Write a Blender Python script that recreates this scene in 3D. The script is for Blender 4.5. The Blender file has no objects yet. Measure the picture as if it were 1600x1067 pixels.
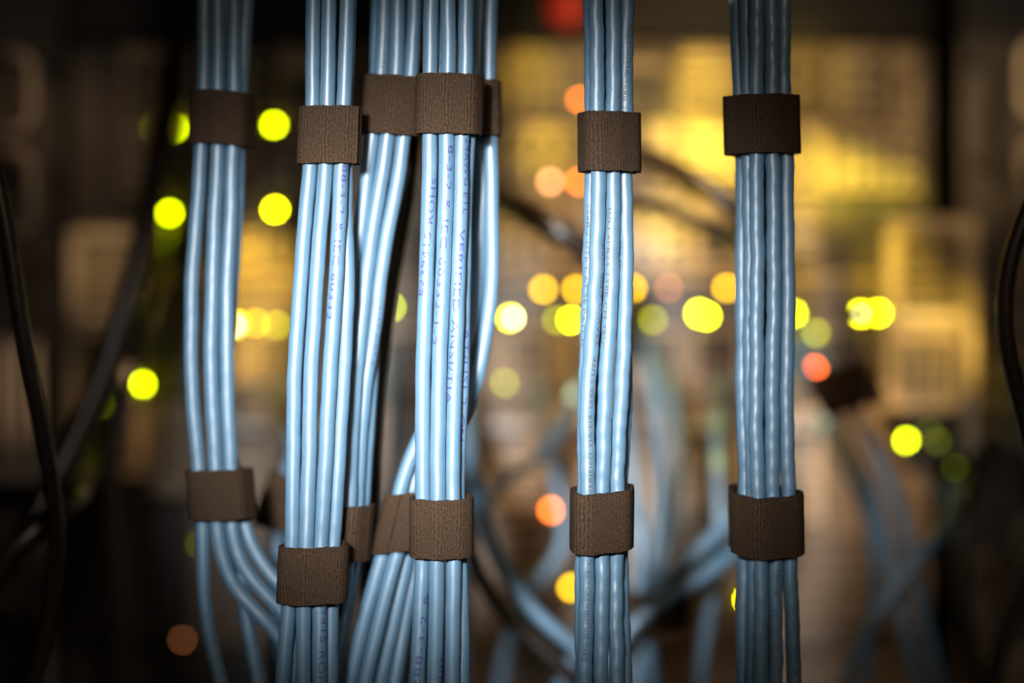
import bpy, bmesh, math, random
import numpy as np
from mathutils import Vector, Matrix

random.seed(7)
rng = np.random.default_rng(7)
SC = bpy.context.scene
COL = SC.collection

# ------------------------------------------------------------------ camera
CAMD = 0.90                       # distance from the lens to the plane of the cable bundles
cam_d = bpy.data.cameras.new('camera')
cam = bpy.data.objects.new('camera', cam_d)
COL.objects.link(cam)
cam.location = (0, -CAMD, 0)
cam.rotation_euler = (math.radians(90), 0, 0)
cam_d.sensor_width = 36
cam_d.lens = 81.0                 # 0.4 m wide at the bundles
cam_d.clip_start = 0.05
cam_d.clip_end = 20
cam_d.dof.use_dof = True
cam_d.dof.focus_distance = CAMD - 0.002
cam_d.dof.aperture_fstop = 1.72
cam_d.dof.aperture_blades = 0
SC.camera = cam

# ------------------------------------------------------------------ view, world, lights
SC.view_settings.view_transform = 'Standard'
SC.view_settings.look = 'None'
SC.view_settings.exposure = 0.0
SC.view_settings.gamma = 1.0
SC.view_settings.use_curve_mapping = False
SC.cycles.use_denoising = True
SC.cycles.max_bounces = 5

w = bpy.data.worlds.new('world')
SC.world = w
w.use_nodes = True
bg = w.node_tree.nodes['Background']
bg.inputs['Color'].default_value = (0.05, 0.038, 0.028, 1)
bg.inputs['Strength'].default_value = 0.25


def P(px, py, Y):
    """a point of the photograph taken to the depth Y behind the bundles"""
    s = (CAMD + Y) / CAMD / 4000.0
    return Vector(((px - 800) * s, Y, (533.5 - py) * s))


def spot(name, loc, target, energy, color, angle, blend=1.0, radius=0.01, stretch=1.0):
    l = bpy.data.lights.new(name, 'SPOT')
    l.energy = energy
    l.color = color
    l.spot_size = math.radians(angle)
    l.spot_blend = blend
    l.shadow_soft_size = radius
    o = bpy.data.objects.new(name, l)
    COL.objects.link(o)
    o.location = loc
    o.rotation_euler = (Vector(target) - Vector(loc)).to_track_quat('-Z', 'Y').to_euler()
    o.scale = (stretch, 1, 1)
    return o


# the photographer's torch beside the lens, aimed at the middle bundles
spot('torch', (-0.14, -0.70, 0.14), P(705, 525, 0), 112.0, (0.97, 0.98, 1.0), 20.0, 1.0, 0.045, 1.14)
# added soft warm fill from above and behind the camera
spot('front_fill', (0.25, -1.6, 0.75), (0, 0.1, 0), 17.0, (1.0, 0.80, 0.64), 40, 1.0, 0.10)
# amber light inside the rack; small unseen spots are added to brighten patches
AMB = (1.0, 0.69, 0.05)
YEL = (1.0, 0.79, 0.07)


def glow(px, py, r, e, color=AMB, y0=0.16, up=0.05, side=0.0):
    t = P(px, py, 0.30)
    loc = Vector((t.x + side, y0, t.z + up))
    d = (t - loc).length
    spot('patch_fill', loc, t, e * 3.4, color, 2 * math.degrees(math.atan(r / 3000.0 / d)) * 1.25, 1.0, 0.004)  # added unseen spot that brightens one patch of equipment


spot('amber_floodlight', P(1130, -60, 0.02), P(1150, 250, 0.30), 3.8, (1.0, 0.70, 0.28), 62, 1.0, 0.02)
spot('lower_warm_fill', P(1000, -420, 0.06), P(1000, 760, 0.30), 5.5, (1.0, 0.64, 0.30), 44, 1.0, 0.02)  # added unseen warm fill for the lower equipment
GLOWS = [  # px, py, radius, energy, colour
    (1095, 135, 55, 0.60, AMB), (1060, 215, 50, 0.75, YEL), (1115, 250, 62, 1.30, YEL), (1040, 350, 55, 0.60, YEL), (1060, 410, 40, 0.30, AMB),
    (1275, 275, 62, 0.80, YEL), (1340, 300, 60, 0.62, YEL), (1415, 300, 40, 0.42, YEL), (1260, 350, 60, 0.30, AMB),
    (850, 240, 50, 0.50, (1.0, 0.74, 0.04)), (830, 120, 55, 0.20, AMB), (820, 360, 55, 0.16, AMB), (1250, 120, 80, 0.16, AMB),
    (405, 430, 70, 1.15, (1.0, 0.66, 0.05)), (405, 545, 60, 1.0, (1.0, 0.66, 0.05)), (440, 630, 45, 0.3, (1.0, 0.66, 0.1)), (1262, 430, 30, 0.40, AMB), (1060, 640, 55, 0.16, AMB),
    (1110, 730, 60, 0.16, AMB), (1395, 430, 70, 0.42, AMB), (1460, 500, 70, 0.25, AMB), (170, 430, 80, 0.10, (1.0, 0.7, 0.35)),
    (1515, 590, 70, 0.16, AMB), (830, 560, 110, 0.14, AMB), (1100, 810, 70, 0.08, AMB), (960, 200, 60, 0.22, AMB),
    (285, 560, 110, 0.22, (1.0, 0.64, 0.24)), (240, 690, 60, 0.12, (1.0, 0.64, 0.3)), (1330, 790, 170, 0.36, (1.0, 0.68, 0.32), 0.245, 0.10), (1450, 560, 90, 0.30, (1.0, 0.70, 0.20)),
    (30, 620, 90, 0.14, (1.0, 0.68, 0.40)), (45, 240, 170, 0.05, (1.0, 0.62, 0.34)), (1560, 210, 160, 0.18, (1.0, 0.66, 0.30)), (1520, 240, 60, 0.06, (1.0, 0.66, 0.25)),
    (900, 740, 120, 0.16, (1.0, 0.66, 0.30), 0.245, 0.06),
]
for g in GLOWS:
    glow(*g)

# ------------------------------------------------------------------ materials


def mat(name, color, rough=0.5, metal=0.0, spec=0.5, noise=0.0, scale=200.0, bump=0.0, coat=0.0):
    m = bpy.data.materials.new(name)
    m.use_nodes = True
    nt = m.node_tree
    b = nt.nodes['Principled BSDF']
    b.inputs['Roughness'].default_value = rough
    b.inputs['Metallic'].default_value = metal
    b.inputs['Specular IOR Level'].default_value = spec
    b.inputs['Coat Weight'].default_value = coat
    b.inputs['Base Color'].default_value = (*color, 1)
    if noise or bump:
        tc = nt.nodes.new('ShaderNodeTexCoord')
        n = nt.nodes.new('ShaderNodeTexNoise')
        n.inputs['Scale'].default_value = scale
        n.inputs['Detail'].default_value = 4
        nt.links.new(tc.outputs['Object'], n.inputs['Vector'])
        if noise:
            r = nt.nodes.new('ShaderNodeValToRGB')
            r.color_ramp.elements[0].position = 0.3
            r.color_ramp.elements[1].position = 0.7
            r.color_ramp.elements[0].color = (*[c * (1 - noise) for c in color], 1)
            r.color_ramp.elements[1].color = (*[min(1, c * (1 + noise)) for c in color], 1)
            nt.links.new(n.outputs['Fac'], r.inputs['Fac'])
            nt.links.new(r.outputs['Color'], b.inputs['Base Color'])
        if bump:
            bp = nt.nodes.new('ShaderNodeBump')
            bp.inputs['Strength'].default_value = bump
            bp.inputs['Distance'].default_value = 0.0002
            nt.links.new(n.outputs['Fac'], bp.inputs['Height'])
            nt.links.new(bp.outputs['Normal'], b.inputs['Normal'])
    return m


def emit(name, color, strength):
    m = bpy.data.materials.new(name)
    m.use_nodes = True
    b = m.node_tree.nodes['Principled BSDF']
    b.inputs['Base Color'].default_value = (*color, 1)
    b.inputs['Emission Color'].default_value = (*color, 1)
    b.inputs['Emission Strength'].default_value = strength
    return m


def strap_material():
    m = bpy.data.materials.new('woven_strap')
    m.use_nodes = True
    nt = m.node_tree
    N, L = nt.nodes, nt.links
    b = N['Principled BSDF']
    b.inputs['Roughness'].default_value = 0.85
    b.inputs['Specular IOR Level'].default_value = 0.08
    uv = N.new('ShaderNodeUVMap')
    wv = N.new('ShaderNodeTexWave')
    wv.bands_direction = 'X'
    wv.inputs['Scale'].default_value = 0.32
    wv.inputs['Distortion'].default_value = 4.0
    wv.inputs['Detail'].default_value = 2
    wv.inputs['Detail Scale'].default_value = 0.8
    L.new(uv.outputs['UV'], wv.inputs['Vector'])
    mp = N.new('ShaderNodeMapping')
    mp.inputs['Scale'].default_value = (2.2, 0.7, 1)
    L.new(uv.outputs['UV'], mp.inputs['Vector'])
    n = N.new('ShaderNodeTexNoise')
    n.inputs['Scale'].default_value = 1.1
    n.inputs['Detail'].default_value = 5
    L.new(mp.outputs['Vector'], n.inputs['Vector'])
    r1 = N.new('ShaderNodeValToRGB')
    r1.color_ramp.elements[0].position = 0.25
    r1.color_ramp.elements[0].color = (0.014, 0.0085, 0.005, 1)
    r1.color_ramp.elements[1].position = 0.75
    r1.color_ramp.elements[1].color = (0.056, 0.034, 0.020, 1)
    mx = N.new('ShaderNodeMath')
    mx.operation = 'MULTIPLY_ADD'
    mx.inputs[1].default_value = 0.26
    L.new(wv.outputs['Fac'], mx.inputs[0])
    L.new(n.outputs['Fac'], mx.inputs[2])
    sb = N.new('ShaderNodeMath')
    sb.operation = 'SUBTRACT'
    sb.inputs[1].default_value = 0.13
    L.new(mx.outputs[0], sb.inputs[0])
    L.new(sb.outputs[0], r1.inputs['Fac'])
    # lint
    n2 = N.new('ShaderNodeTexNoise')
    n2.inputs['Scale'].default_value = 2.6
    n2.inputs['Detail'].default_value = 2
    L.new(mp.outputs['Vector'], n2.inputs['Vector'])
    r2 = N.new('ShaderNodeValToRGB')
    r2.color_ramp.elements[0].position = 0.60
    r2.color_ramp.elements[1].position = 0.74
    L.new(n2.outputs['Fac'], r2.inputs['Fac'])
    mix = N.new('ShaderNodeMix')
    mix.data_type = 'RGBA'
    mix.inputs['B'].default_value = (0.15, 0.10, 0.065, 1)
    L.new(r2.outputs['Color'], mix.inputs['Factor'])
    L.new(r1.outputs['Color'], mix.inputs['A'])
    L.new(mix.outputs['Result'], b.inputs['Base Color'])
    bp = N.new('ShaderNodeBump')
    bp.inputs['Strength'].default_value = 0.6
    bp.inputs['Distance'].default_value = 0.0003
    L.new(mx.outputs[0], bp.inputs['Height'])
    L.new(bp.outputs['Normal'], b.inputs['Normal'])
    return m


M = {}
M['cable'] = mat('blue_jacket', (0.090, 0.176, 0.256), 0.42, 0, 1.0, 0.06, 300, 0.10)
M['ink_blue'] = mat('blue_ink', (0.05, 0.05, 0.19), 0.5)
M['ink_black'] = mat('black_ink', (0.075, 0.06, 0.055), 0.5)
M['black_cable'] = mat('black_jacket', (0.024, 0.017, 0.013), 0.32, 0, 0.5, 0.2, 200)
M['strap'] = strap_material()
M['tan'] = mat('tan_metal', (0.36, 0.26, 0.17), 0.55, 0.0, 0.4, 0.12, 60)
M['brown'] = mat('brown_metal', (0.115, 0.078, 0.05), 0.55, 0.0, 0.4, 0.2, 40)
M['beige'] = mat('beige_plastic', (0.47, 0.36, 0.25), 0.5, 0.0, 0.4, 0.08, 60)
M['dark'] = mat('dark_metal', (0.045, 0.034, 0.028), 0.5, 0.0, 0.4, 0.2, 50)
M['black'] = mat('black_paint', (0.012, 0.010, 0.010), 0.6, 0.0, 0.3, 0.2, 50)
M['grey'] = mat('grey_plastic', (0.26, 0.22, 0.185), 0.5, 0.0, 0.4, 0.1, 50)
M['e_green'] = emit('led_green', (0.80, 1.0, 0.0), 34)
M['e_yellow'] = emit('led_yellow', (1.0, 0.98, 0.0), 70)
M['e_amber'] = emit('led_amber', (1.0, 0.56, 0.0), 25)
M['e_orange'] = emit('led_orange', (1.0, 0.22, 0.02), 28)
M['e_peach'] = emit('led_peach', (1.0, 0.42, 0.16), 15)
M['e_red'] = emit('led_red', (1.0, 0.14, 0.02), 30)
M['e_white'] = emit('led_white', (1.0, 0.97, 0.42), 45)
M['e_cream'] = emit('led_cream', (1.0, 0.9, 0.30), 14)
M['e_olive'] = emit('led_olive', (0.55, 0.60, 0.0), 11)
M['e_rust'] = emit('led_rust', (0.8, 0.25, 0.08), 6)
M['e_dim'] = emit('led_dim', (0.45, 0.52, 0.0), 1.8)
M['e_lamp'] = emit('lamp_red', (0.75, 0.03, 0.01), 0.02)

# ------------------------------------------------------------------ helpers


def link(name, verts, faces, material, parent=None, smooth=False, uvs=None):
    me = bpy.data.meshes.new(name)
    me.from_pydata([tuple(v) for v in verts], [], [tuple(f) for f in faces])
    me.materials.append(material)
    if smooth:
        me.polygons.foreach_set('use_smooth', [True] * len(me.polygons))
    if uvs is not None:
        ul = me.uv_layers.new(name='UVMap')
        vi = np.empty(len(me.loops), dtype=np.int32)
        me.loops.foreach_get('vertex_index', vi)
        ul.data.foreach_set('uv', np.asarray(uvs, dtype=np.float32)[vi].ravel())
    me.update()
    o = bpy.data.objects.new(name, me)
    COL.objects.link(o)
    if parent is not None:
        o.parent = parent
        o.matrix_parent_inverse = Matrix.Translation(parent.location).inverted()
    return o


def tag(o, label, cat, group=None, kind=None):
    o['label'] = label
    o['category'] = cat
    if group:
        o['group'] = group
    if kind:
        o['kind'] = kind
    return o


def thing(name, loc, label, cat, group=None):
    o = bpy.data.objects.new(name, None)
    COL.objects.link(o)
    o.location = loc
    return tag(o, label, cat, group)


class MB:
    """collects chamfered boxes, domes and tubes into one mesh"""

    def __init__(s):
        s.v, s.f = [], []

    def box(s, x0, x1, y0, y1, z0, z1, c=0.0006):
        c = min(c, abs(x1 - x0) * .3, abs(y1 - y0) * .3, abs(z1 - z0) * .3)
        n = len(s.v)
        bm = bmesh.new()
        cx, cy, cz = (x0 + x1) / 2, (y0 + y1) / 2, (z0 + z1) / 2
        hx, hy, hz = abs(x1 - x0) / 2, abs(y1 - y0) / 2, abs(z1 - z0) / 2
        for sx in (-1, 1):
            for sy in (-1, 1):
                for sz in (-1, 1):
                    for k in range(3):
                        d = [hx - c, hy - c, hz - c]
                        d[k] += c
                        bm.verts.new((cx + sx * d[0], cy + sy * d[1], cz + sz * d[2]))
        bmesh.ops.convex_hull(bm, input=bm.verts[:])
        bm.verts.index_update()
        s.v += [v.co.copy() for v in bm.verts]
        s.f += [[n + v.index for v in f.verts] for f in bm.faces]
        bm.free()
        return s

    def pbox(s, px0, px1, py0, py1, Y, depth, c=0.0006):
        """front face at depth Y, sizes given in the photograph's pixels, growing away from the camera"""
        a, b = P(px0, py1, Y), P(px1, py0, Y)
        return s.box(a.x, b.x, Y, Y + depth, a.z, b.z, c)

    def ring(s, px0, px1, py0, py1, Y, depth, wd):
        s.pbox(px0, px1, py0, py0 + wd, Y, depth)
        s.pbox(px0, px1, py1 - wd, py1, Y, depth)
        s.pbox(px0, px0 + wd, py0 + wd, py1 - wd, Y, depth)
        s.pbox(px1 - wd, px1, py0 + wd, py1 - wd, Y, depth)
        return s

    def slats(s, px0, px1, py0, py1, Y, depth, n, fill=0.5, vertical=False):
        for i in range(n):
            if vertical:
                st = (px1 - px0) / n
                s.pbox(px0 + i * st, px0 + (i + fill) * st, py0, py1, Y, depth, 0.0003)
            else:
                st = (py1 - py0) / n
                s.pbox(px0, px1, py0 + i * st, py0 + (i + fill) * st, Y, depth, 0.0003)
        return s

    def dome(s, c, r, n=14, k=5, stretch=1.0):
        b = len(s.v)
        for j in range(k):
            a = (math.pi / 2) * j / k
            for i in range(n):
                t = 2 * math.pi * i / n
                s.v.append(Vector((c[0] + r * math.cos(a) * math.cos(t), c[1] - r * stretch * math.sin(a), c[2] + r * math.cos(a) * math.sin(t))))
        s.v.append(Vector((c[0], c[1] - r * stretch, c[2])))
        for j in range(k - 1):
            for i in range(n):
                s.f.append([b + j * n + i, b + j * n + (i + 1) % n, b + (j + 1) * n + (i + 1) % n, b + (j + 1) * n + i])
        for i in range(n):
            s.f.append([b + (k - 1) * n + i, b + (k - 1) * n + (i + 1) % n, b + k * n])
        s.f.append([b + i for i in range(n)][::-1])
        return s

    def tube(s, pts, rad, n=16):
        v, f = tube_geo(np.array([tuple(p) for p in pts]), rad, n)
        b = len(s.v)
        s.v += [Vector(x) for x in v]
        s.f += [[b + i for i in q] for q in f]
        return s

    def build(s, name, material, parent=None, smooth=False):
        return link(name, s.v, s.f, material, parent, smooth)


def frames(pts):
    t = np.gradient(pts, axis=0)
    t /= np.linalg.norm(t, axis=1)[:, None] + 1e-12
    # e1 points to the camera side, e2 sideways, both across the cable
    ref = np.array([0.0, -1.0, 0.0])
    e1 = ref - (t @ ref)[:, None] * t
    e1 /= np.linalg.norm(e1, axis=1)[:, None] + 1e-9
    e2 = np.cross(t, e1)
    return t, e1, e2


def arclen(pts):
    return np.concatenate([[0], np.cumsum(np.linalg.norm(np.diff(pts, axis=0), axis=1))])


def lump(theta, s, amp, pitch, ph):
    """the twisted pairs showing through the jacket"""
    return 0.4 * amp * np.cos(2 * theta - 2 * math.pi * s / pitch + ph) + 0.75 * amp * np.cos(4 * math.pi * s / pitch + 1.7 * ph) + 0.3 * amp * np.cos(theta + 2 * math.pi * s / (pitch * 1.37) + 2 * ph)


def tube_geo(pts, rad, n=18, amp=0.0, pitch=0.015, ph=0.0):
    t, e1, e2 = frames(pts)
    s = arclen(pts)
    th = np.linspace(0, 2 * math.pi, n, endpoint=False)
    R = rad * (1 + lump(th[None, :], s[:, None], amp, pitch, ph)) if amp else np.full((len(pts), n), rad)
    V = pts[:, None, :] + R[:, :, None] * (np.cos(th)[None, :, None] * e1[:, None, :] + np.sin(th)[None, :, None] * e2[:, None, :])
    V = V.reshape(-1, 3)
    F = []
    m = len(pts)
    for i in range(m - 1):
        a = i * n
        for j in range(n):
            k = (j + 1) % n
            F.append((a + j, a + k, a + n + k, a + n + j))
    F.append(tuple(range(n))[::-1])
    F.append(tuple((m - 1) * n + j for j in range(n)))
    return V, F


def smooth1(a, sig):
    k = int(sig * 3) + 1
    x = np.arange(-k, k + 1)
    g = np.exp(-x * x / (2 * sig * sig))
    g /= g.sum()
    return np.convolve(np.pad(a, k, mode='edge'), g, mode='valid')


def catmull(pts, per=14):
    p = [np.array(tuple(q), float) for q in pts]
    p = [2 * p[0] - p[1]] + p + [2 * p[-1] - p[-2]]
    out = []
    for i in range(1, len(p) - 2):
        for k in range(per):
            u = k / per
            out.append(0.5 * ((2 * p[i]) + (p[i + 1] - p[i - 1]) * u + (2 * p[i - 1] - 5 * p[i] + 4 * p[i + 1] - p[i + 2]) * u * u + (3 * p[i] - p[i - 1] - 3 * p[i + 1] + p[i + 2]) * u ** 3))
    out.append(p[-2])
    return np.array(out)


# ------------------------------------------------------------------ the rack
HZ = 0.46


def struct(name, mb, m):
    o = mb.build(name, m)
    o['kind'] = 'structure'
    return o


struct('floor', MB().box(-0.36, 0.36, -0.25, 0.62, -HZ - 0.02, -HZ), M['black'])
struct('ceiling', MB().box(-0.36, 0.36, -0.05, 0.62, HZ, HZ + 0.02), M['black'])
struct('wall_left', MB().box(-0.38, -0.36, -0.02, 0.62, -HZ - 0.02, HZ + 0.02), M['black'])
struct('wall_right', MB().box(0.36, 0.38, -0.02, 0.62, -HZ - 0.02, HZ + 0.02), M['black'])
struct('wall_back', MB().box(-0.36, 0.36, 0.60, 0.62, -HZ, HZ), M['black'])

YB = 0.30      # front of the equipment


def leds(parent, lst, Y=YB):
    for (px, py, key, r) in lst:
        MB().dome(P(px, py, Y + 0.0), r).build('status_led', M[key], parent, True)


def led_y(parent, px, py, key, r, Y):
    """a light on a short stalk, standing proud of its panel"""
    a = P(px, py, Y)
    o = MB().dome(a, r).build('status_led', M[key], parent, True)
    MB().box(a.x - r, a.x + r, Y + 0.0002, YB + 0.001, a.z - r, a.z + r).build('led_holder', M['black'], o)


# --- upper chassis: rows of cards
t = thing('network_chassis', P(800, 420, YB), 'wide tan modular chassis filling the upper background, glowing amber at right', 'network chassis')
MB().pbox(112, 1455, 64, 424, YB + 0.004, 0.16).build('housing', M['dark'], t)
cards = []
x = 190
widths = [130, 110, 140, 120, 100, 150, 120, 110, 130, 90, 58]
for row, (y0, y1) in enumerate(((72, 182), (190, 300), (308, 418))):
    x = 190
    ws = widths[row * 3:] + widths[:row * 3]
    for i, wd in enumerate(ws):
        x1 = min(x + wd - 12, 1448)
        if x1 - x < 25:
            continue
        if row == 2 and (x < 235 or x1 > 1380):
            x = x1 + 12
            continue
        c = MB().pbox(x, x1, y0, y1, YB - 0.001, 0.012).build('line_card', M['tan'] if (i * 5 + row * 3) % 7 not in (2, 5) else M['brown'], t)
        kind = (i * 3 + row) % 4
        if kind == 0:      # ports in two rows
            n = max(1, int((x1 - x) / 34))
            mb = MB()
            for k in range(n):
                for q in range(2):
                    a = x + 8 + k * (x1 - x - 14) / n
                    b = y0 + 22 + q * 42
                    mb.ring(a, a + 28, b, b + 34, YB - 0.003, 0.0025, 3)
            mb.build('port_block', M['beige'], c)
            mb = MB()
            for k in range(n):
                for q in range(2):
                    a = x + 8 + k * (x1 - x - 14) / n
                    b = y0 + 22 + q * 42
                    mb.pbox(a + 3, a + 25, b + 3, b + 31, YB - 0.0015, 0.001)
            mb.build('port_opening', M['black'], c)
        elif kind == 1:    # louvred vent
            MB().slats(x + 8, x1 - 8, y0 + 14, y1 - 14, YB - 0.003, 0.0025, 4, 0.5).build('vent_louvre', M['beige'], c)
            MB().pbox(x + 6, x1 - 6, y0 + 12, y1 - 12, YB - 0.0014, 0.001).build('vent_backing', M['black'], c)
        elif kind == 2:    # filler with a bar handle and screw heads
            MB().pbox(x + 10, x1 - 10, y0 + 20, y0 + 38, YB - 0.008, 0.0075, 0.001).build('pull_bar', M['beige'], c)
            MB().pbox(x + 16, x1 - 16, y0 + 52, y1 - 16, YB - 0.002, 0.0015).build('cover_plate', M['dark'], c)
        else:              # perforated block
            mb = MB()
            mb.slats(x + 8, x1 - 8, y0 + 12, y1 - 12, YB - 0.003, 0.0012, 3, 0.4)
            mb.slats(x + 8, x1 - 8, y0 + 12, y1 - 12, YB - 0.003, 0.0012, max(2, int((x1 - x) / 32)), 0.4, True)
            mb.build('mesh_panel', M['beige'], c)
            MB().pbox(x + 6, x1 - 6, y0 + 10, y1 - 10, YB - 0.0014, 0.0008).build('mesh_backing', M['dark'], c)
        x = x1 + 12
LR = 0.0016
leds(t, [(428, 195, 'e_green', LR), (430, 328, 'e_yellow', LR), (265, 333, 'e_green', LR), (272, 200, 'e_green', LR),
         (240, 200, 'e_dim', LR), (905, 155, 'e_orange', LR), (905, 284, 'e_orange', LR), (262, 352, 'e_dim', LR)], YB - 0.001)
led_y(t, 860, 284, 'e_peach', 0.0019, YB - 0.004)

# --- middle switch with its row of lights
t = thing('network_switch', P(800, 622, YB), 'brown network switch in the middle background with a row of yellow lights', 'network switch')
MB().pbox(236, 1382, 426, 622, YB + 0.002, 0.14).build('housing', M['brown'], t)
MB().pbox(236, 1382, 428, 438, YB - 0.001, 0.003).build('top_lip', M['tan'], t)
MB().pbox(738, 1184, 440, 512, YB - 0.0002, 0.002).build('dark_backing', M['dark'], t)  # dark plate added behind the lights so their discs stay saturated
MB().pbox(1310, 1380, 462, 512, YB - 0.0002, 0.002).build('dark_backing', M['dark'], t)
for k in range(11):
    a = 300 + k * 98
    c = MB().ring(a, a + 78, 515, 600, YB - 0.004, 0.006, 6).build('port_block', M['tan'] if k % 3 else M['beige'], t)
    mb = MB()
    for q in range(3):
        mb.ring(a + 9 + q * 21, a + 27 + q * 21, 528, 588, YB - 0.003, 0.004, 3)
    mb.build('port', M['dark'], c)
leds(t, [(849, 452, 'e_amber', LR), (900, 452, 'e_amber', LR), (988, 450, 'e_amber', LR), (1045, 450, 'e_rust', LR),
         (1135, 450, 'e_amber', LR), (798, 497, 'e_yellow', LR), (892, 500, 'e_yellow', 0.0013), (1093, 490, 'e_yellow', 0.0019),
         (1104, 494, 'e_yellow', LR), (1020, 500, 'e_olive', LR), (1345, 490, 'e_yellow', LR), (1372, 489, 'e_yellow', LR),
         (372, 508, 'e_yellow', LR), (400, 505, 'e_amber', 0.0012), (432, 508, 'e_olive', LR), (1240, 490, 'e_green', LR), (1275, 520, 'e_olive', LR),
         (1275, 575, 'e_red', LR), (1273, 596, 'e_green', 0.0013), (1340, 578, 'e_dim', LR), (790, 598, 'e_olive', LR), (870, 500, 'e_olive', LR),
         (755, 452, 'e_amber', LR), (612, 480, 'e_green', 0.0010)], YB - 0.0005)
led_y(t, 1346, 490, 'e_cream', 0.0012, 0.20)
led_y(t, 802, 497, 'e_white', 0.0012, 0.25)
led_y(t, 366, 508, 'e_white', 0.0012, 0.26)

# --- lower storage unit
t = thing('storage_unit', P(830, 1012, YB), 'large brown louvred storage unit across the lower background', 'storage unit')
MB().pbox(296, 1376, 628, 732, YB + 0.002, 0.16).pbox(296, 1452, 732, 1012, YB + 0.002, 0.16).build('housing', M['brown'], t)
for k in range(8):
    a = 306 + k * 143
    if k == 7:
        continue
    tr = MB().ring(a, a + 134 if k < 6 else a + 120, 640, 815, YB - 0.002, 0.005, 9).build('drive_tray', M['brown'] if k % 2 else M['tan'], t)
    MB().slats(a + 16, a + 118, 700, 800, YB - 0.001, 0.003, 6, 0.5).build('tray_louvre', M['tan'], tr)
    MB().pbox(a + 30, a + 104, 655, 676, YB - 0.009, 0.008, 0.001).build('tray_handle', M['beige'] if k % 3 == 1 else M['grey'], tr)
MB().slats(310, 1440, 830, 985, YB - 0.001, 0.003, 6, 0.6).build('vent_louvre', M['brown'], t)
leds(t, [(862, 797, 'e_orange', 0.0018), (893, 918, 'e_amber', 0.0018), (1169, 936, 'e_yellow', LR), 
         (880, 798, 'e_rust', LR), (845, 900, 'e_dim', LR), (312, 850, 'e_dim', LR)], YB - 0.002)
t = thing('battery_unit', P(800, 1290, YB), 'dark equipment unit at the bottom edge under the louvred storage unit', 'equipment unit')
MB().pbox(110, 1455, 1020, 1290, YB + 0.004, 0.15).build('housing', M['dark'], t)
MB().slats(420, 1400, 1035, 1270, YB + 0.001, 0.003, 7, 0.5).build('vent_louvre', M['brown'], t)

# --- top blanking panel
t = thing('blanking_panel', P(800, 58, YB), 'black blanking panel along the top edge with a dim red lamp', 'blanking panel')
MB().pbox(105, 1460, -180, 58, YB - 0.004, 0.05).build('panel', M['black'], t)
MB().dome(P(885, 12, YB - 0.004), 0.011, 20, 6, 0.4).build('indicator_lamp', M['e_lamp'], t, True)
MB().pbox(130, 1440, -30, -18, YB - 0.006, 0.002).build('crease', M['dark'], t)

# --- left and right supply modules
t = thing('fan_module', P(165, 770, YB), 'tan fan module with a slatted grille at the left of the background', 'fan module')
MB().pbox(108, 232, 428, 772, YB + 0.006, 0.14).build('housing', M['brown'], t)
fr = MB().ring(106, 226, 356, 506, YB - 0.010, 0.0135, 20).build('frame', M['beige'], t)
MB().pbox(126, 206, 376, 486, YB - 0.001, 0.004).build('grille_back', M['brown'], fr)
MB().slats(128, 204, 388, 484, YB - 0.006, 0.004, 6, 0.42).build('grille', M['beige'], fr)
fr = MB().ring(106, 226, 512, 745, YB - 0.008, 0.014, 16).build('frame', M['tan'], t)
MB().slats(124, 208, 540, 730, YB - 0.002, 0.004, 5, 0.5).build('grille', M['brown'], fr)
leds(t, [(223, 600, 'e_green', LR), (190, 515, 'e_dim', LR), (158, 632, 'e_dim', LR)], YB - 0.011)

t = thing('power_module', P(250, 775, YB), 'small tan power module low on the left of the background', 'power module')
MB().pbox(236, 294, 630, 775, YB + 0.004, 0.14).build('housing', M['tan'], t)
fr = MB().ring(236, 294, 632, 772, YB - 0.006, 0.010, 7).build('frame', M['beige'], t)
MB().slats(244, 286, 660, 750, YB - 0.002, 0.004, 4, 0.5).build('grille', M['brown'], fr)

t = thing('power_supply', P(1455, 720, YB), 'tan power supply with two dark grilles and an upright pull handle at right', 'power supply')
MB().pbox(1386, 1530, 428, 722, YB + 0.006, 0.14).build('housing', M['brown'], t)
fr = MB().ring(1384, 1528, 340, 508, YB - 0.012, 0.0155, 24).build('frame', M['beige'], t)
MB().pbox(1406, 1506, 362, 486, YB - 0.001, 0.004).build('grille_back', M['dark'], fr)
MB().slats(1410, 1502, 372, 486, YB - 0.007, 0.004, 5, 0.3).build('grille', M['tan'], fr)
fr = MB().ring(1384, 1512, 512, 640, YB - 0.008, 0.014, 20).build('frame', M['tan'], t)
MB().pbox(1402, 1496, 530, 622, YB - 0.001, 0.004).build('grille_back', M['dark'], fr)
mb = MB().slats(1404, 1494, 542, 622, YB - 0.005, 0.003, 4, 0.22)
mb.slats(1416, 1496, 534, 620, YB - 0.005, 0.003, 3, 0.2, True)
mb.build('grille', M['tan'], fr)
h = MB().tube(catmull([P(1516, 505, YB - 0.002), P(1517, 505, YB - 0.026), P(1518, 530, YB - 0.030), P(1518, 600, YB - 0.030), P(1518, 680, YB - 0.030), P(1518, 702, YB - 0.026), P(1518, 704, YB + 0.004)], 8), 0.0034, 12)
h.build('pull_handle', M['beige'], t, True)
MB().pbox(1410, 1500, 640, 720, YB - 0.003, 0.004).build('socket_panel', M['black'], t)
leds(t, [(1416, 688, 'e_green', LR), (1465, 690, 'e_dim', LR), (1452, 672, 'e_dim', 0.0013), (1492, 730, 'e_dim', 0.0012)], YB - 0.004)

t = thing('cover_panel', P(205, 1010, YB), 'nearly black cover panel in the lower left of the background', 'panel')
MB().pbox(112, 292, 782, 1012, YB + 0.004, 0.10).build('panel', M['dark'], t)
MB().ring(130, 280, 800, 1000, YB + 0.001, 0.004, 6).build('panel_rim', M['dark'], t)
leds(t, [(285, 1000, 'e_rust', 0.0009), (302, 858, 'e_green', 0.0010)], YB + 0.003)

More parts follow.
